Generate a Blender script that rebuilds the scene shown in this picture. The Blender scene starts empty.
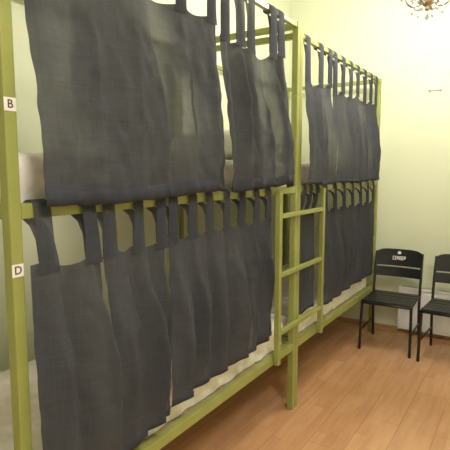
import bpy, bmesh, math, random
from mathutils import Vector, Matrix, noise as mnoise
random.seed(7)
sc = bpy.context.scene
C = sc.collection
PI = math.pi
try:
    sc.view_settings.view_transform = 'Standard'
except Exception:
    pass

# ------------------------------------------------------------------ helpers
def link(o): C.objects.link(o); return o

def thing(name, label, cat, loc=(0,0,0), rotz=0, group=None):
    o = bpy.data.objects.new(name, None); o.empty_display_size = .1; link(o)
    o.location = loc; o.rotation_euler = (0,0,rotz)
    o['label'] = label; o['category'] = cat
    if group: o['group'] = group
    return o

def obj(name, bm, mat, parent=None, world=True, smooth=False):
    """world=True: vertices are in world space, shifted into the parent's (unrotated) space"""
    if parent is not None and world:
        p = Vector(parent.location)
        if parent.parent: p = p + Vector(parent.parent.location)
        bmesh.ops.translate(bm, verts=bm.verts, vec=-p)
    me = bpy.data.meshes.new(name)
    bmesh.ops.recalc_face_normals(bm, faces=bm.faces)
    bm.to_mesh(me); bm.free()
    if smooth:
        for f in me.polygons: f.use_smooth = True
    me.materials.append(mat)
    o = bpy.data.objects.new(name, me); link(o)
    if parent is not None: o.parent = parent
    return o

def struct(name, bm, mat):
    o = obj(name, bm, mat); o['kind'] = 'structure'; return o

def box(bm, c, s, bev=0.0, seg=2):
    r = bmesh.ops.create_cube(bm, size=1.0, matrix=Matrix.Translation(c) @ Matrix.Diagonal((s[0], s[1], s[2], 1)))
    vs = r['verts']
    if bev > 0:
        es = list({e for v in vs for e in v.link_edges})
        bmesh.ops.bevel(bm, geom=es, offset=bev, segments=seg, profile=.5, affect='EDGES')
    return vs

def nbox(c, s, bev=0.0, seg=2):
    bm = bmesh.new(); box(bm, c, s, bev, seg); return bm

def tube(bm, pts, r, seg=10, caps=True):
    pts = [Vector(p) for p in pts]
    n = len(pts); rings = []; prev = None
    for i, p in enumerate(pts):
        t = (pts[min(i+1, n-1)] - pts[max(i-1, 0)]).normalized()
        if prev is None:
            a = t.cross(Vector((0,0,1)))
            if a.length < 1e-3: a = t.cross(Vector((1,0,0)))
            a.normalize()
        else:
            a = (prev - t*prev.dot(t)).normalized()
        prev = a
        b = t.cross(a)
        rr = r[i] if isinstance(r, (list, tuple)) else r
        rings.append([bm.verts.new(p + a*math.cos(2*PI*k/seg)*rr + b*math.sin(2*PI*k/seg)*rr) for k in range(seg)])
    for i in range(n-1):
        for k in range(seg):
            bm.faces.new((rings[i][k], rings[i][(k+1)%seg], rings[i+1][(k+1)%seg], rings[i+1][k]))
    if caps:
        bm.faces.new(rings[0]); bm.faces.new(list(reversed(rings[-1])))

def lathe(bm, prof, c=(0,0,0), seg=24, scallop=0.0, lobes=8):
    rings = []
    for r, z in prof:
        rings.append([bm.verts.new((c[0]+r*(1+scallop*math.cos(lobes*2*PI*k/seg))*math.cos(2*PI*k/seg), c[1]+r*(1+scallop*math.cos(lobes*2*PI*k/seg))*math.sin(2*PI*k/seg), c[2]+z)) for k in range(seg)])
    for i in range(len(prof)-1):
        for k in range(seg):
            bm.faces.new((rings[i][k], rings[i][(k+1)%seg], rings[i+1][(k+1)%seg], rings[i+1][k]))
    if prof[0][0] > 1e-4: bm.faces.new(rings[0])
    if prof[-1][0] > 1e-4: bm.faces.new(rings[-1])
    bmesh.ops.remove_doubles(bm, verts=bm.verts, dist=1e-5)

def curve_pts(ctrl, n=24):
    """Catmull-Rom through control points"""
    P = [Vector(p) for p in ctrl]; P = [P[0]*2-P[1]] + P + [P[-1]*2-P[-2]]
    out = []
    m = len(P)-3
    for i in range(n+1):
        t = i/n*m; k = min(int(t), m-1); u = t-k
        a, b, c, d = P[k], P[k+1], P[k+2], P[k+3]
        out.append(.5*((2*b)+(c-a)*u+(2*a-5*b+4*c-d)*u*u+(3*b-a-3*c+d)*u**3))
    return out

# ------------------------------------------------------------------ materials
def mat(name, col, rough=.5, metal=0.0, var=.08, scale=6.0, bump=0.0, bscale=60.0, stretch=(1,1,1), spec=.5):
    m = bpy.data.materials.new(name); m.use_nodes = True
    nt = m.node_tree; N = nt.nodes; L = nt.links
    p = N['Principled BSDF']
    p.inputs['Roughness'].default_value = rough; p.inputs['Metallic'].default_value = metal
    p.inputs['Specular IOR Level'].default_value = spec
    tc = N.new('ShaderNodeTexCoord'); mp = N.new('ShaderNodeMapping'); mp.inputs['Scale'].default_value = stretch
    L.new(tc.outputs['Object'], mp.inputs['Vector'])
    nz = N.new('ShaderNodeTexNoise'); nz.inputs['Scale'].default_value = scale; nz.inputs['Detail'].default_value = 4
    L.new(mp.outputs['Vector'], nz.inputs['Vector'])
    rp = N.new('ShaderNodeValToRGB')
    rp.color_ramp.elements[0].position = .3; rp.color_ramp.elements[1].position = .7
    rp.color_ramp.elements[0].color = tuple(c*(1-var) for c in col) + (1,)
    rp.color_ramp.elements[1].color = tuple(min(1, c*(1+var)) for c in col) + (1,)
    L.new(nz.outputs['Fac'], rp.inputs['Fac']); L.new(rp.outputs['Color'], p.inputs['Base Color'])
    if bump > 0:
        n2 = N.new('ShaderNodeTexNoise'); n2.inputs['Scale'].default_value = bscale; n2.inputs['Detail'].default_value = 3
        L.new(mp.outputs['Vector'], n2.inputs['Vector'])
        b = N.new('ShaderNodeBump'); b.inputs['Strength'].default_value = bump; b.inputs['Distance'].default_value = .01
        L.new(n2.outputs['Fac'], b.inputs['Height']); L.new(b.outputs['Normal'], p.inputs['Normal'])
    return m

M_wall = mat('pale_green_paint', (.70,.735,.54), .7, var=.025, scale=2, bump=.06, bscale=90)
M_ceil = mat('ceiling_paint', (.84,.84,.80), .85, var=.02, scale=2)
M_frame = mat('lime_green_metal', (.285,.307,.085), .36, var=.08, scale=8, bump=.03, bscale=120)
M_base = mat('bed_board', (.42,.30,.17), .6, var=.2, scale=8, stretch=(1,8,1))
M_black = mat('black_painted_metal', (.012,.012,.013), .38, var=.2, scale=14)
M_white = mat('white_print', (.85,.85,.84), .5, var=.03)
M_paper = mat('white_paper_tag', (.78,.76,.72), .6, var=.03, scale=20)
M_ink = mat('brown_ink', (.10,.045,.035), .6, var=.1)
M_rad = mat('white_enamel', (.90,.92,.95), .35, var=.02)
M_groove = mat('grey_grille_shadow', (.36,.36,.35), .5, var=.05)
M_brass = mat('pale_aged_metal', (.50,.45,.38), .28, metal=.85, var=.25, scale=20)
M_skirt = mat('skirting_wood', (.50,.30,.16), .45, var=.15, scale=6)
M_steel = mat('grey_steel', (.42,.42,.40), .35, metal=.7, var=.05)
M_pillow = mat('pale_pillow_cotton', (.78,.76,.71), .85, var=.05, scale=9, bump=.2, bscale=25)
M_sheet = mat('off_white_mattress_cover', (.82,.78,.70), .88, var=.10, scale=16, bump=.4, bscale=20)

def glass_mat():
    m = bpy.data.materials.new('crystal_glass'); m.use_nodes = True
    p = m.node_tree.nodes['Principled BSDF']
    p.inputs['Transmission Weight'].default_value = .5; p.inputs['Roughness'].default_value = .08; p.inputs['IOR'].default_value = 1.5
    nz = m.node_tree.nodes.new('ShaderNodeTexNoise'); nz.inputs['Scale'].default_value = 30
    rp = m.node_tree.nodes.new('ShaderNodeValToRGB'); rp.color_ramp.elements[0].color = (.65,.65,.65,1); rp.color_ramp.elements[1].color = (.92,.92,.90,1)
    m.node_tree.links.new(nz.outputs['Fac'], rp.inputs['Fac']); m.node_tree.links.new(rp.outputs['Color'], p.inputs['Base Color'])
    return m
M_glass = glass_mat()

def cloth_mat():
    m = bpy.data.materials.new('charcoal_linen'); m.use_nodes = True
    nt = m.node_tree; N = nt.nodes; L = nt.links
    p = N['Principled BSDF']; out = N['Material Output']
    p.inputs['Roughness'].default_value = .9; p.inputs['Specular IOR Level'].default_value = .12
    tc = N.new('ShaderNodeTexCoord')
    def noise(stretch, scale, detail=3):
        mp = N.new('ShaderNodeMapping'); mp.inputs['Scale'].default_value = stretch
        L.new(tc.outputs['Object'], mp.inputs['Vector'])
        n = N.new('ShaderNodeTexNoise'); n.inputs['Scale'].default_value = scale; n.inputs['Detail'].default_value = detail
        L.new(mp.outputs['Vector'], n.inputs['Vector']); return n.outputs['Fac']
    big = noise((1,1,.6), 3.2, 4); warp = noise((1,1,.05), 190, 2); weft = noise((.05,.05,1), 190, 2)
    def math_(op, a, b):
        x = N.new('ShaderNodeMath'); x.operation = op
        for k, v in enumerate((a, b)):
            if isinstance(v, (int, float)): x.inputs[k].default_value = v
            else: L.new(v, x.inputs[k])
        return x.outputs[0]
    thr = math_('ADD', warp, weft)
    f = math_('ADD', math_('MULTIPLY', thr, .34), math_('MULTIPLY', big, .34))
    rp = N.new('ShaderNodeValToRGB')
    rp.color_ramp.elements[0].position = .24; rp.color_ramp.elements[1].position = .76
    rp.color_ramp.elements[0].color = (.026,.0275,.037,1); rp.color_ramp.elements[1].color = (.090,.094,.116,1)
    L.new(f, rp.inputs['Fac']); L.new(rp.outputs['Color'], p.inputs['Base Color'])
    b = N.new('ShaderNodeBump'); b.inputs['Strength'].default_value = .18; b.inputs['Distance'].default_value = .002
    L.new(thr, b.inputs['Height']); L.new(b.outputs['Normal'], p.inputs['Normal'])
    tr = N.new('ShaderNodeBsdfTranslucent'); tr.inputs['Color'].default_value = (.21,.21,.21,1)
    mx = N.new('ShaderNodeMixShader'); mx.inputs[0].default_value = .24
    L.new(p.outputs[0], mx.inputs[1]); L.new(tr.outputs[0], mx.inputs[2])
    # open weave: tiny pinholes let a little of what is behind through
    tp = N.new('ShaderNodeBsdfTransparent'); m2 = N.new('ShaderNodeMixShader')
    mr = N.new('ShaderNodeMapRange'); mr.inputs[1].default_value = .45; mr.inputs[2].default_value = .75; mr.inputs[3].default_value = .0; mr.inputs[4].default_value = .15
    L.new(big, mr.inputs[0]); L.new(mr.outputs[0], m2.inputs[0])
    L.new(mx.outputs[0], m2.inputs[1]); L.new(tp.outputs[0], m2.inputs[2]); L.new(m2.outputs[0], out.inputs[0])
    return m
M_cloth = cloth_mat()

def floor_mat():
    m = bpy.data.materials.new('tan_laminate'); m.use_nodes = True
    nt = m.node_tree; N = nt.nodes; L = nt.links
    p = N['Principled BSDF']; p.inputs['Roughness'].default_value = .2
    tc = N.new('ShaderNodeTexCoord'); mp = N.new('ShaderNodeMapping')
    mp.inputs['Rotation'].default_value = (0,0,PI/2)
    L.new(tc.outputs['Object'], mp.inputs['Vector'])
    def brick(bw, rh, ms, c1, c2, mo):
        br = N.new('ShaderNodeTexBrick'); br.offset = .37; br.offset_frequency = 2; br.squash = .7; br.squash_frequency = 3
        br.inputs['Scale'].default_value = 1.0; br.inputs['Brick Width'].default_value = bw; br.inputs['Row Height'].default_value = rh
        br.inputs['Mortar Size'].default_value = ms; br.inputs['Mortar Smooth'].default_value = .3
        br.inputs['Color1'].default_value = c1; br.inputs['Color2'].default_value = c2; br.inputs['Mortar'].default_value = mo
        L.new(mp.outputs['Vector'], br.inputs['Vector']); return br
    b1 = brick(.40, .065, .0004, (.635,.36,.195,1), (.555,.30,.155,1), (.52,.275,.14,1))     # printed strips
    b2 = brick(1.2, .195, .0014, (1,1,1,1), (.94,.93,.92,1), (.62,.55,.50,1))               # plank joints
    m2 = N.new('ShaderNodeMapping'); m2.inputs['Scale'].default_value = (9,1.1,1)
    L.new(tc.outputs['Object'], m2.inputs['Vector'])
    nz = N.new('ShaderNodeTexNoise'); nz.inputs['Scale'].default_value = 3; nz.inputs['Detail'].default_value = 5
    L.new(m2.outputs['Vector'], nz.inputs['Vector'])
    rp = N.new('ShaderNodeValToRGB'); rp.color_ramp.elements[0].position = .3; rp.color_ramp.elements[1].position = .7
    rp.color_ramp.elements[0].color = (.89,.86,.82,1); rp.color_ramp.elements[1].color = (1.05,1.05,1.05,1)
    L.new(nz.outputs['Fac'], rp.inputs['Fac'])
    def mul(a, b):
        mx = N.new('ShaderNodeMix'); mx.data_type = 'RGBA'; mx.blend_type = 'MULTIPLY'; mx.inputs[0].default_value = 1
        L.new(a, mx.inputs[6]); L.new(b, mx.inputs[7]); return mx.outputs[2]
    L.new(mul(mul(b1.outputs['Color'], b2.outputs['Color']), rp.outputs['Color']), p.inputs['Base Color'])
    return m
M_floor = floor_mat()

# ------------------------------------------------------------------ room shell
XL, XR, YN, YF, H = -2.16, 1.75, -1.7, 4.62, 3.3
T = .1
struct('floor', nbox(((XL+XR)/2, (YN+YF)/2, -T/2), (XR-XL+2*T, YF-YN+2*T, T)), M_floor)
struct('ceiling', nbox(((XL+XR)/2, (YN+YF)/2, H+T/2), (XR-XL+2*T, YF-YN+2*T, T)), M_ceil)
struct('wall_left', nbox((XL-T/2, (YN+YF)/2, H/2), (T, YF-YN, H)), M_wall)
struct('wall_right', nbox((XR+T/2, (YN+YF)/2, H/2), (T, YF-YN, H)), M_wall)
struct('wall_back', nbox(((XL+XR)/2, YF+T/2, H/2), (XR-XL+2*T, T, H)), M_wall)
struct('wall_front', nbox(((XL+XR)/2, YN-T/2, H/2), (XR-XL+2*T, T, H)), M_wall)
struct('baseboard_back', nbox(((XL+XR)/2, YF-.007, .02), (XR-XL, .014, .04), .004), M_skirt)
struct('baseboard_left', nbox((XL+.007, (YN+YF)/2-.01, .02), (.014, YF-YN-.03, .04), .004), M_skirt)
struct('baseboard_right', nbox((XR-.007, (YN+YF)/2-.01, .02), (.014, YF-YN-.03, .04), .004), M_skirt)

# ------------------------------------------------------------------ bunk beds
XF, XB = -1.215, -2.11
ZT, ZT2, ZU, ZL = 2.33, 2.285, 1.385, .412
PW = .038
def bunk(y0, y1, zt, label):
    r = thing('bunk_bed', label, 'bunk bed', ((XF+XB)/2, (y0+y1)/2, 0), 0, 'green bunk beds in a row')
    for x in (XF, XB):
        for y in (y0, y1):
            obj('post', nbox((x, y, (zt+.02)/2), (PW, PW, zt+.02), .004), M_frame, r)
    L = y1-y0-PW; ym = (y0+y1)/2; W = XF-XB-PW; xm = (XF+XB)/2
    for x in (XF, XB):
        obj('top_rail', nbox((x, ym, zt), (.026, L, .026), .003), M_frame, r)
        obj('upper_bunk_rail', nbox((x, ym, ZU), (.036, L, .044), .003), M_frame, r)
        obj('lower_bunk_rail', nbox((x, ym, ZL), (.036, L, .046), .003), M_frame, r)
    for y in (y0, y1):
        obj('top_end_rail', nbox((xm, y, zt), (W, .032, .034), .003), M_frame, r)
        obj('upper_end_rail', nbox((xm, y, ZU), (W, .036, .044), .003), M_frame, r)
        obj('lower_end_rail', nbox((xm, y, ZL), (W, .036, .046), .003), M_frame, r)
    for z in (ZU, ZL):
        obj('bunk_base', nbox((xm, ym, z), (W-.004, L-.004, .02)), M_base, r)
    return r
Y0, Y1, Y2, Y3 = .812, 2.69, 2.69+PW+.002, 4.47
bunk(Y0, Y1, ZT, 'lime green metal bunk bed nearest the camera with lettered tags on its post')
bunk(Y2, Y3, ZT2, 'lime green metal bunk bed in the far corner beside the black chairs')

def lerp(a, b, t): return a+(b-a)*t
def mattress(y0, y1, z, label):
    bm = bmesh.new(); xm = (XF+XB)/2
    h = .145
    box(bm, (xm, (y0+y1)/2, z+h/2), (XF-XB-.105, y1-y0-.06, h), .028, 4)
    r = thing('mattress', label, 'mattress', (xm, (y0+y1)/2, z), 0, 'mattresses on the bunks')
    obj('mattress_cover', bm, M_sheet, r, smooth=True)
    # rumpled sheet lying over the top and tucked down the front side
    bm = bmesh.new(); xe = XF-.0525
    ny = 150; prof = []
    for k in range(8): prof.append((lerp(xe-.70, xe-.04, k/7), z+h))
    for k in range(1, 7):
        a = PI/2*(1-k/6); prof.append((xe-.028+.028*math.cos(a), z+h-.028+.028*math.sin(a)))
    for k in range(1, 9): prof.append((xe, lerp(z+h-.028, z+.006, k/8)))
    g = []
    for i in range(ny+1):
        y = lerp(y0+.045, y1-.045, i/ny); row = []
        for k, (px, pz) in enumerate(prof):
            v = Vector((px*6, y*11, pz*9)); n = .5+.5*mnoise.noise(v)+.35*mnoise.noise(v*2.3+Vector((5,2,1)))
            n = max(0, min(1.2, n))
            up = 1 if k < 8 else max(0, 1-(k-7)/6); fr = 1-up
            row.append(bm.verts.new((px+fr*(.003+.018*n), y+.006*mnoise.noise(v*1.3), pz+up*(.004+.014*n))))
        g.append(row)
    for i in range(ny):
        for k in range(len(prof)-1): bm.faces.new((g[i][k], g[i+1][k], g[i+1][k+1], g[i][k+1]))
    obj('rumpled_sheet', bm, M_sheet, r, smooth=True)
    return r
BASE = .0105
mattress(Y0, Y1, ZL+BASE, 'off-white mattress on the lower bunk of the nearest bed')
mattress(Y0, Y1, ZU+BASE, 'off-white mattress on the upper bunk of the nearest bed')
mattress(Y2, Y3, ZL+BASE, 'off-white mattress on the lower bunk of the far bed')
mattress(Y2, Y3, ZU+BASE, 'off-white mattress on the upper bunk of the far bed, behind its curtains')

def pillow(c, label, sx=.5, sy=.36, h=.12, rot=0):
    bm = bmesh.new()
    n = 22; top = {}; bot = {}
    for i in range(n+1):
        for j in range(n+1):
            u = -1+2*i/n; v = -1+2*j/n
            k = max(0, (1-u**4)*(1-v**4))**.5
            x = u*sx/2*(1-.06*(1-v*v)); y = v*sy/2*(1-.06*(1-u*u))
            wr = .008*mnoise.noise(Vector((x*14,y*14,1)))*k
            e = i in (0,n) or j in (0,n)
            top[i,j] = bm.verts.new((x, y, h*.45+k*h*.55+wr))
            bot[i,j] = top[i,j] if e else bm.verts.new((x, y, h*.45-k*h*.44))
    for i in range(n):
        for j in range(n):
            bm.faces.new((top[i,j], top[i+1,j], top[i+1,j+1], top[i,j+1]))
            f = (bot[i,j], bot[i,j+1], bot[i+1,j+1], bot[i+1,j])
            try: bm.faces.new(f)
            except ValueError: pass
    o = obj('pillow', bm, M_pillow, smooth=True)
    o.location = c; o.rotation_euler = (0,0,rot)
    o['label'] = label; o['category'] = 'pillow'
    return o
pillow((-1.55, 2.42, ZU+BASE+.16), 'pale cotton pillow on upper bunk near the ladder end', .54, .42, .17)

# ------------------------------------------------------------------ ladder
def ladder():
    x = XF+.019+.0165; ya, yb = 2.415, 3.07
    r = thing('bunk_ladder', 'green metal ladder fixed across the joint of the two bunk beds', 'ladder', (x, (ya+yb)/2, ZL))
    for y in (ya, yb):
        z0, z1 = ZL-.02, ZU-.003
        obj('stile', nbox((x, y, (z0+z1)/2), (.03, .034, z1-z0), .003), M_frame, r)
    for z in (1.243, .908, .572):
        obj('rung', nbox((x, (ya+yb)/2, z), (.024, yb-ya-.03, .026), .003), M_frame, r)
ladder()

# ------------------------------------------------------------------ letter tags on the near post
def tag_plate(z, ch, label):
    x = XF+PW/2+.001
    r = thing('letter_tag', label, 'tag', (x, Y0, z), 0, 'bunk letter tags')
    obj('paper', nbox((x, Y0-.002, z), (.002, .036, .036), .0004, 1), M_paper, r)
    cu = bpy.data.curves.new('letter', 'FONT'); cu.body = ch; cu.size = .032; cu.align_x = 'CENTER'; cu.align_y = 'CENTER'
    cu.extrude = .0003; cu.offset = .0005
    tmp = bpy.data.objects.new('tmp', cu); link(tmp)
    dg = bpy.context.evaluated_depsgraph_get()
    me = bpy.data.meshes.new_from_object(tmp.evaluated_get(dg))
    bpy.data.objects.remove(tmp)
    me.name = 'letter'; me.materials.clear(); me.materials.append(M_ink)
    o = bpy.data.objects.new('letter', me); link(o); o.parent = r
    o.rotation_euler = (PI/2, 0, PI/2); o.location = (.0013, -.002, 0)
tag_plate(1.675, 'B', 'white paper tag lettered B high on the near green post')
tag_plate(1.222, 'D', 'white paper tag lettered D lower on the near green post')

# ------------------------------------------------------------------ curtains
def smooth01(t): t = max(0, min(1, t)); return t*t*(3-2*t)
def curtain(label, group, yt, yb, zt, zb, xm, tabs, rail_z, rr, amp=.03, sag=.10, tabw=.058, lean=0.0, seed=0, wr=.006, extra=2, top=.30, hemk=.7, pleats=(), drop=None, hemh=.024):
    """yt/yb: y range at top/bottom; zt/zb: (left,right) heights; tabs: s positions 0..1.
    Folds: a ridge below each tab and a valley in each gap, each wandering its own way to the hem.
    pleats: (s top, s bottom, depth, width) sharp pleats, steep on one side and soft on the other."""
    rnd = random.Random(seed*13+5)
    W = yt[1]-yt[0]
    r = thing('bed_curtain', label, 'curtain', (XF, (yt[0]+yt[1])/2, rail_z), 0, group)
    st = sorted(tabs)
    gap = W/max(2, len(st))
    F = []                                               # (s top, s bottom, width top, width bottom, depth top, depth bottom, q start)
    for t in st:
        F.append((t, t+rnd.uniform(-.4,.4)*gap/W, .022, rnd.uniform(.024,.042), rnd.uniform(.4,.7), rnd.uniform(.4,1.2), 0))
    for a, c in zip(st, st[1:]):
        m_ = a+(c-a)*rnd.uniform(.38,.62)
        F.append((m_, m_+rnd.uniform(-.4,.4)*gap/W, min(.045,(c-a)*W*.3), rnd.uniform(.020,.042), -rnd.uniform(.6,1.0), -rnd.uniform(.35,1.0), 0))
    for _ in range(extra):
        s0 = rnd.uniform(.06,.94); F.append((s0, s0+rnd.uniform(-.06,.06), .02, rnd.uniform(.02,.04), 0, rnd.choice((-1,1))*rnd.uniform(.5,1.1), rnd.uniform(.1,.5)))
    dz = [rnd.uniform(-1,1)*(drop or 0) for _ in st]     # tabs of uneven length
    def ztop(s):
        b = lerp(zt[0], zt[1], s)
        if s <= st[0]: return b+dz[0]-sag*.8*W*(st[0]-s)
        if s >= st[-1]: return b+dz[-1]-sag*.8*W*(s-st[-1])
        for i, (a, c) in enumerate(zip(st, st[1:])):
            if a <= s <= c:
                k = (s-a)/(c-a); return b+lerp(dz[i], dz[i+1], smooth01(k))-sag*(c-a)*W*(1-abs(2*k-1)**1.7)
        return b
    def off(s, q):
        f = 0
        for s0, s1, w0, w1, d0, d1, qs in F:
            c = lerp(s0, s1, q); w = lerp(w0, w1, q**.7)
            d = lerp(d0, d1, q)*(smooth01((q-qs)/.35) if qs else 1)
            f += d*math.exp(-((s-c)*W/w)**2)
        f = max(-.9, min(1.3, f))*amp
        for s0, s1, dp, wd in pleats:
            d = (s-lerp(s0, s1, q))*W
            # rises softly from the left, drops steeply to the right
            k = math.exp(-(d/wd)**2) if d < 0 else math.exp(-(d/(wd*.28))**2)
            f += dp*k*lerp(.55, 1, smooth01(q*2.2))-dp*.45*math.exp(-((d-wd*.55)/(wd*.35))**2)*lerp(.7, 1, q)
        return f*lerp(top, 1, smooth01(q*2.2))*lerp(1, hemk, smooth01((q-.55)/.45))
    def P(s, q):
        y = lerp(lerp(yt[0], yt[1], s), lerp(yb[0], yb[1], s), q)
        y += .35*off(min(1, max(0, s+.02)), q)*min(1, 6*s)*min(1, 6*(1-s))
        # the hem of a fold that comes forward rides a little higher
        z0 = ztop(s); z1 = lerp(zb[0], zb[1], s)+.005*math.sin(7*s+1+seed)+.35*off(s, 1.0)
        z = lerp(z0, z1, q)
        n = mnoise.noise(Vector((y*9+seed*5, z*2.6, seed)))+.5*mnoise.noise(Vector((y*22+z*9, z*7+seed, seed*2)))+.5*mnoise.noise(Vector((y*13-z*15, z*11, seed*3+.5)))
        return Vector((xm+off(s, q)+lean*smooth01(q*1.25)+wr*n*min(1, q*5), y, z))
    nu = max(40, int(W/.006)); nv = 70
    bm = bmesh.new()
    g = [[bm.verts.new(P(i/nu, j/nv)) for i in range(nu+1)] for j in range(nv+1)]
    for j in range(nv):
        for i in range(nu):
            bm.faces.new((g[j][i], g[j][i+1], g[j+1][i+1], g[j+1][i]))
    obj('cloth', bm, M_cloth, r, smooth=True)
    bm = bmesh.new(); prev = None                      # stitched hem, a folded strip along the bottom edge
    for i in range(nu+1):
        a = P(i/nu, 1.0); b = P(i/nu, 1-hemh/max(.3, zt[0]-zb[0])); m_ = P(i/nu, 1-.5*hemh/max(.3, zt[0]-zb[0]))
        c = [bm.verts.new(b+Vector((.0015,0,0))), bm.verts.new(b+Vector((.0035,0,-.001))), bm.verts.new(m_+Vector((.0036,0,0))), bm.verts.new(a+Vector((.003,0,-.0005))), bm.verts.new(a+Vector((-.003,0,-.0005)))]
        if prev:
            for n in range(4): bm.faces.new((prev[n], c[n], c[n+1], prev[n+1]))
        prev = c
    obj('hem', bm, M_cloth, r, smooth=True)
    for t in st:
        p = P(t, 0.0); yr = p.y+rnd.uniform(-.006,.006)
        xf = XF+rr
        path = [Vector((p.x+.003, p.y, p.z-.035)), Vector((p.x+.004, p.y, p.z)),
                Vector((lerp(p.x, xf, .5)+.003, lerp(p.y, yr, .5)+rnd.uniform(-.004,.004), lerp(p.z, rail_z-rr, .5)))]
        for k in range(9):
            a = PI*k/8
            path.append(Vector((XF+rr*math.cos(a), yr, rail_z+rr*math.sin(a))))
        path += [Vector((XF-rr*.85, yr, rail_z-rr*.85)), Vector((XF+rr*.2, yr, rail_z-rr*1.45)), Vector((lerp(p.x, xf, .6)-.006, lerp(p.y, yr, .6), lerp(p.z, rail_z-rr*1.8, .7))), Vector((p.x-.003, p.y, p.z-.01))]
        bm = bmesh.new(); prev = None; w = tabw*rnd.uniform(.9, 1.12)
        for k, q in enumerate(path):
            fl = 1.30 if k == 0 else (1.12 if k == 1 else 1)          # the loop flares into the panel
            cur = [bm.verts.new(q+Vector((-.004*(e*e)+.001, fl*e*w/2*(1-.10*math.sin(PI*k/len(path))), 0))) for e in (-1,-.5,0,.5,1)]
            if prev:
                for n in range(4): bm.faces.new((prev[n], prev[n+1], cur[n+1], cur[n]))
            prev = cur
        obj('tab', bm, M_cloth, r, smooth=True)
    return r

GU = 'charcoal curtains of the upper bunks'; GLo = 'charcoal curtains of the lower bunks'
XU = XF+.014; XLo = XF+.026; LN = .052
curtain('wide charcoal linen curtain on the near upper bunk, by the lettered post', GU,
        (.862,1.815), (.868,1.812), (2.11,2.155), (1.392,1.405), XU, (.04,.25,.46,.74,.965), ZT, .0235,
        .026, .10, lean=LN, seed=1, wr=.015, extra=5, tabw=.066, hemk=.5, hemh=.05, pleats=((.16,.12,.018,.05),(.52,.60,.022,.08)))
curtain('narrower charcoal linen curtain on the near upper bunk, next to the ladder', GU,
        (1.850,2.49), (1.842,2.546), (2.08,2.14), (1.402,1.412), XU, (.06,.26,.42,.78,.94), ZT, .0235,
        .042, .22, lean=LN, seed=2, wr=.013, extra=2, tabw=.070, drop=.02, hemk=.6, hemh=.05, pleats=((.30,.34,.035,.06),(.60,.66,.03,.06),(.84,.88,.03,.05)))
curtain('charcoal curtain on the near lower bunk, directly beside the lettered post', GLo,
        (.836,1.100), (.826,1.150), (1.240,1.238), (.45,.475), XLo+.012, (.20,.84), ZU, .031,
        .030, .16, seed=3, wr=.010, extra=1, lean=.026, tabw=.062, hemk=.6, pleats=((.36,.40,.045,.06),(.80,.88,.055,.08)))
curtain('deeply folded charcoal curtain on the near lower bunk, second from the lettered post', GLo,
        (1.122,1.443), (1.165,1.465), (1.245,1.236), (.485,.53), XLo-.006, (.09,.52,.93), ZU, .031,
        .034, .18, seed=4, wr=.010, extra=1, lean=.004, tabw=.060, hemk=.55, pleats=((.32,.36,.07,.08),(.66,.66,.065,.07),(.90,.88,.05,.06)))
curtain('charcoal curtain on the near lower bunk, ending at the ladder', GLo,
        (1.462,2.34), (1.455,2.355), (1.248,1.258), (.548,.58), XLo-.002, (.03,.18,.33,.49,.65,.82,.96), ZU, .031,
        .030, .20, seed=5, wr=.009, extra=3, lean=.004, hemk=.5, tabw=.058, pleats=((.12,.10,.06,.08),(.27,.28,.06,.08),(.43,.42,.055,.08),(.60,.61,.07,.09),(.78,.76,.06,.08),(.92,.92,.04,.06)))
curtain('narrow charcoal curtain on the far upper bunk, next to the ladder', GU,
        (2.79,3.24), (2.725,3.17), (2.06,2.06), (1.405,1.405), XU, (.08,.55,.92), ZT2, .0235,
        .042, .22, lean=LN, seed=6, wr=.010, tabw=.066, drop=.03, hemk=.6, pleats=((.30,.34,.035,.06),(.75,.70,.035,.06)))
curtain('wide charcoal curtain on the far upper bunk, ending at the corner post', GU,
        (3.27,4.37), (3.20,4.33), (2.06,2.09), (1.405,1.41), XU, (.03,.18,.34,.50,.66,.82,.96), ZT2, .0235,
        .040, .20, lean=LN, seed=7, wr=.010, extra=4, tabw=.066, drop=.025, hemk=.6, pleats=((.12,.10,.035,.06),(.28,.30,.04,.06),(.45,.43,.04,.06),(.60,.63,.04,.06),(.78,.76,.04,.06)))
curtain('narrow charcoal curtain on the far lower bunk, behind the ladder', GLo,
        (2.775,3.03), (2.78,3.03), (1.25,1.25), (.58,.58), XF-.008, (.08,.5,.92), ZU, .031,
        .014, .20, seed=8, wr=.003)
curtain('wide charcoal curtain on the far lower bunk, ending at the corner post', GLo,
        (3.11,4.36), (3.12,4.35), (1.25,1.25), (.575,.585), XLo-.002, (.03,.18,.34,.50,.66,.82,.96), ZU, .031,
        .034, .20, seed=9, wr=.010, extra=3, lean=.004, hemk=.5, tabw=.058, pleats=((.11,.10,.05,.07),(.27,.30,.055,.07),(.43,.42,.055,.07),(.58,.61,.055,.07),(.75,.74,.055,.07),(.90,.90,.04,.06)))

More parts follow.
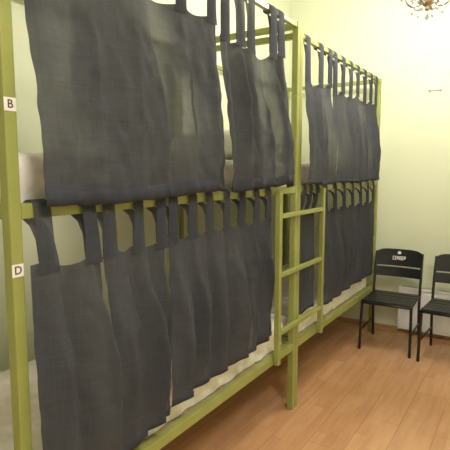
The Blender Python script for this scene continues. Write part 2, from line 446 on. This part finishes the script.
# ------------------------------------------------------------------ chairs
def make_chair(label):
    r = thing('chair', label, 'chair', (0,0,0), 0, 'black chairs along the back wall')
    def part(n, bm, m, sm=False, par=None):
        o = obj(n, bm, m, r if par is None else par, world=False, smooth=sm); return o
    hw = .195
    bm = bmesh.new()
    for k in range(5):
        y = -.165+k*.0825
        box(bm, (0, y, .418-.004*math.cos((k-2)*.7)), (.40, .074, .016), .006)
    part('seat', bm, M_black)
    bm = bmesh.new()
    tube(bm, [(-hw,-.20,.402),(hw,-.20,.402),(hw,.19,.402),(-hw,.19,.402),(-hw,-.20,.402)], .011, 10)
    part('seat_frame', bm, M_black, True)
    for s in (-1, 1):
        bm = bmesh.new(); tube(bm, curve_pts([(s*hw,-.185,.41),(s*(hw+.003),-.195,.25),(s*(hw+.006),-.21,.0)], 10), .0115, 12)
        part('leg', bm, M_black, True)
        bm = bmesh.new(); tube(bm, curve_pts([(s*(hw+.004),.225,.0),(s*hw,.185,.25),(s*hw,.185,.42),(s*hw,.215,.60),(s*(hw-.002),.255,.775)], 20), .0115, 12)
        part('leg', bm, M_black, True)
        bm = bmesh.new(); tube(bm, [(s*hw,-.20,.17),(s*hw,.20,.17)], .008, 8)
        part('side_stretcher', bm, M_black, True)
    def yb(z): return .185+(z-.42)/.355*.070
    def slat(z0, z1, arch):
        bm = bmesh.new(); n = 18; m = 6; F = []; Bk = []
        for i in range(n+1):
            u = -1+2*i/n; x = u*(hw+.004); bow = .020*(1-u*u)
            zt = z1-arch*(abs(u)**6)
            rowf = []; rowb = []
            for j in range(m+1):
                z = lerp(z0, zt, j/m)
                rowf.append(bm.verts.new((x, yb(z)+bow-.014, z))); rowb.append(bm.verts.new((x, yb(z)+bow-.002, z)))
            F.append(rowf); Bk.append(rowb)
        for i in range(n):
            for j in range(m):
                bm.faces.new((F[i][j],F[i+1][j],F[i+1][j+1],F[i][j+1])); bm.faces.new((Bk[i][j],Bk[i][j+1],Bk[i+1][j+1],Bk[i+1][j]))
            bm.faces.new((F[i][0],Bk[i][0],Bk[i+1][0],F[i+1][0])); bm.faces.new((F[i][m],F[i+1][m],Bk[i+1][m],Bk[i][m]))
        for k in (0, n):
            for j in range(m): bm.faces.new((F[k][j],F[k][j+1],Bk[k][j+1],Bk[k][j]))
        return bm
    top = part('back_slat', slat(.655,.80,.035), M_black)
    part('back_slat', slat(.560,.642,.0), M_black)
    # white printed mark: small oval crest over a compact row of letter strokes
    bm = bmesh.new()
    def quad(x, z, w, h):
        u = x/(hw+.004); y = yb(z)+.020*(1-u*u)-.0155
        box(bm, (x, y, z), (w, .002, h))
    for k, hh in enumerate((.018,.027,.030,.027,.018)): quad((k-2)*.0058, .769, .0057, hh)
    x = -.054
    for w, cs in ((.0160,'C'),(.0150,'E'),(.0150,'H'),(.0170,'O'),(.0150,'E'),(.0150,'P')):
        z = .723; h = .032; b = .0060
        quad(x+b/2, z, b, h)
        if cs in 'CEOP': quad(x+w/2, z+h/2-b/2, w, b)
        if cs in 'CEO': quad(x+w/2, z-h/2+b/2, w, b)
        if cs in 'EHP': quad(x+w/2, z, w*.9, b)
        if cs in 'HO': quad(x+w-b/2, z, b, h)
        if cs == 'P': quad(x+w-b/2, z+h/4, b, h/2)
        x += w+.0032
    mk = part('printed_mark', bm, M_white, par=top); mk['label'] = 'small white printed emblem and lettering'
    return r
def dup(root, loc, rotz, label):
    r = root.copy(); C.objects.link(r); r.location = loc; r.rotation_euler = (0,0,rotz); r['label'] = label
    for ch in list(root.children):
        c = ch.copy(); C.objects.link(c); c.parent = r
        for g in list(ch.children):
            d = g.copy(); C.objects.link(d); d.parent = c
    return r
ch = make_chair('black metal chair with white printed back, standing next to the far bunk bed')
bpy.context.view_layer.update()
dup(ch, (-.478, 4.125, 0), -.05, 'black metal chair at the right edge, cut off by the picture frame')
ch.location = (-.965, 4.165, 0); ch.rotation_euler = (0,0,.02)

# ------------------------------------------------------------------ radiator
x0, x1 = -.99, -.20
rd = thing('radiator', 'low white panel radiator on the wall behind the black chairs', 'radiator', ((x0+x1)/2, YF, 0))
bm = bmesh.new()
box(bm, ((x0+x1)/2, YF-.05, .23), (x1-x0-.016, .05, .38), .008, 3)
box(bm, ((x0+x1)/2, YF-.076, .23), (x1-x0-.07, .008, .32), .004)            # raised flat face
obj('panel', bm, M_rad, rd)
obj('top_grille', nbox(((x0+x1)/2, YF-.045, .432), (x1-x0-.02, .066, .008), .002), M_groove, rd)
for xx in (x0+.004, x1-.004):
    obj('side_cover', nbox((xx, YF-.045, .235), (.008, .082, .40), .002), M_rad, rd)
obj('top_rim', nbox(((x0+x1)/2, YF-.082, .43), (x1-x0, .008, .018), .002), M_rad, rd)
for xx in (x0+.12, x1-.12):
    obj('foot_bracket', nbox((xx, YF-.04, .026), (.03, .05, .052), .003), M_rad, rd)

# ------------------------------------------------------------------ wall hook
hkz = 2.19; hx = -.77
hk = thing('wall_hook', 'small grey wire hook rail high on the pale wall above the chairs', 'hook', (hx, YF, hkz))
obj('hook_bar', nbox((hx, YF-.005, hkz), (.12, .010, .010), .002), M_steel, hk)
for d in (-.045, .045):
    bm = bmesh.new(); tube(bm, curve_pts([(hx+d, YF-.006, hkz+.03),(hx+d, YF-.008, hkz),(hx+d, YF-.022, hkz-.018),(hx+d, YF-.034, hkz-.006)], 12), .003, 8)
    obj('prong', bm, M_steel, hk, smooth=True)

# ------------------------------------------------------------------ chandelier
cx, cy, cz = -.60, 3.20, 2.472
M_glow = bpy.data.materials.new('warm_bulb'); M_glow.use_nodes = True
pb = M_glow.node_tree.nodes['Principled BSDF']; pb.inputs['Base Color'].default_value = (1,.85,.6,1)
pb.inputs['Emission Color'].default_value = (1,.92,.80,1)
nz = M_glow.node_tree.nodes.new('ShaderNodeTexNoise'); nz.inputs['Scale'].default_value = 3
mm = M_glow.node_tree.nodes.new('ShaderNodeMapRange'); mm.inputs[3].default_value = 13; mm.inputs[4].default_value = 15
M_glow.node_tree.links.new(nz.outputs['Fac'], mm.inputs[0]); M_glow.node_tree.links.new(mm.outputs[0], pb.inputs['Emission Strength'])
cd = thing('chandelier', 'small ornate chandelier with curved arms and glass drops hanging from the ceiling', 'chandelier', (cx, cy, cz))
bm = bmesh.new(); lathe(bm, [(0,-.03),(.012,-.024),(.016,-.012),(.008,-.004),(.026,.004),(.050,.02),(.056,.036),(.034,.052),(.014,.066),(.014,.12),(.028,.15),(.014,.18),(.010,.24),(0,.245)], (cx,cy,cz), 32, .05, 8)
obj('body', bm, M_brass, cd, smooth=True)
bm = bmesh.new(); tube(bm, [(cx,cy,cz+.235),(cx,cy,H-.03)], .005, 8); obj('rod', bm, M_brass, cd, smooth=True)
bm = bmesh.new(); lathe(bm, [(0,-.045),(.02,-.045),(.045,-.02),(.055,0),(0,0)], (cx,cy,H)); obj('ceiling_rose', bm, M_brass, cd, smooth=True)
def drop_(p, s, par):
    bm = bmesh.new(); lathe(bm, [(0,.0),(.0035*s,-.004*s),(.002*s,-.010*s),(.010*s,-.026*s),(.008*s,-.036*s),(0,-.043*s)], p, 6)
    obj('glass_drop', bm, M_glass, par)
bulbs = []
NA = 6
for k in range(NA):
    a = 2*PI*k/NA+.35; d = Vector((math.cos(a), math.sin(a), 0)); c0 = Vector((cx,cy,cz))
    def q(r_, z_): return c0+d*r_*.88+Vector((0,0,z_))
    pts = curve_pts([q(.02,.05),q(.055,.010),(q(.095,.002)),q(.132,.03),q(.142,.072),q(.128,.082),q(.122,.066)], 30)
    bm = bmesh.new(); tube(bm, pts, [.010-.005*abs(2*i/30-1)+.002*math.sin(i*1.1) for i in range(31)], 10)
    tube(bm, curve_pts([q(.035,.03),q(.06,.06),q(.09,.05),q(.088,.026),q(.070,.024),q(.070,.040)], 26), .0052, 8)   # leaf scroll on the arm
    obj('arm', bm, M_brass, cd, smooth=True)
    e = q(.142,.080)
    bm = bmesh.new(); lathe(bm, [(0,-.018),(.018,-.014),(.036,.0),(.044,.014),(.034,.006),(.014,.004),(.012,.05),(0,.05)], e, 32, .10, 8); obj('candle_cup', bm, M_glass, cd, smooth=True)
    bm = bmesh.new(); lathe(bm, [(0,.05),(.010,.052),(.017,.077),(.014,.10),(.004,.125),(0,.13)], e); obj('bulb', bm, M_glow, cd, smooth=True)
    bulbs.append(e+Vector((0,0,.16)))
    drop_(q(.095,-.006), 1.0, cd); drop_(q(.165,.078), 1.1, cd)
drop_(Vector((cx,cy,cz-.030)), 1.2, cd)

# ------------------------------------------------------------------ lights
def lamp(kind, loc, energy, col, rot=(0,0,0), **kw):
    l = bpy.data.lights.new('lamp', kind); l.energy = energy; l.color = col
    for k, v in kw.items(): setattr(l, k, v)
    o = bpy.data.objects.new(kind.lower()+'_light', l); link(o); o.location = loc; o.rotation_euler = rot; return o
WARM = (1,.945,.85)
for b in bulbs: lamp('POINT', b, 17, WARM, shadow_soft_size=.04)
lamp('AREA', (.85, .3, 3.24), 76, (1,.95,.88), (0,0,0), shape='RECTANGLE', size=.7, size_y=.7)
lamp('POINT', (-1.80, 1.55, 1.22), 2.0, (1,.95,.86), shadow_soft_size=.06)      # unseen fill light added to brighten the inside of the near lower bunk
w = bpy.data.worlds.new('World'); sc.world = w; w.use_nodes = True
w.node_tree.nodes['Background'].inputs[0].default_value = (1,.93,.82,1); w.node_tree.nodes['Background'].inputs[1].default_value = .1

# ------------------------------------------------------------------ camera
cam = bpy.data.cameras.new('Camera'); co = bpy.data.objects.new('Camera', cam); link(co)
cam.sensor_width = 36; cam.lens = 485/450*36; cam.clip_start = .02
co.location = (0,0,1.5); co.rotation_euler = (math.radians(90-6.47), 0, math.radians(32.4))
sc.camera = co
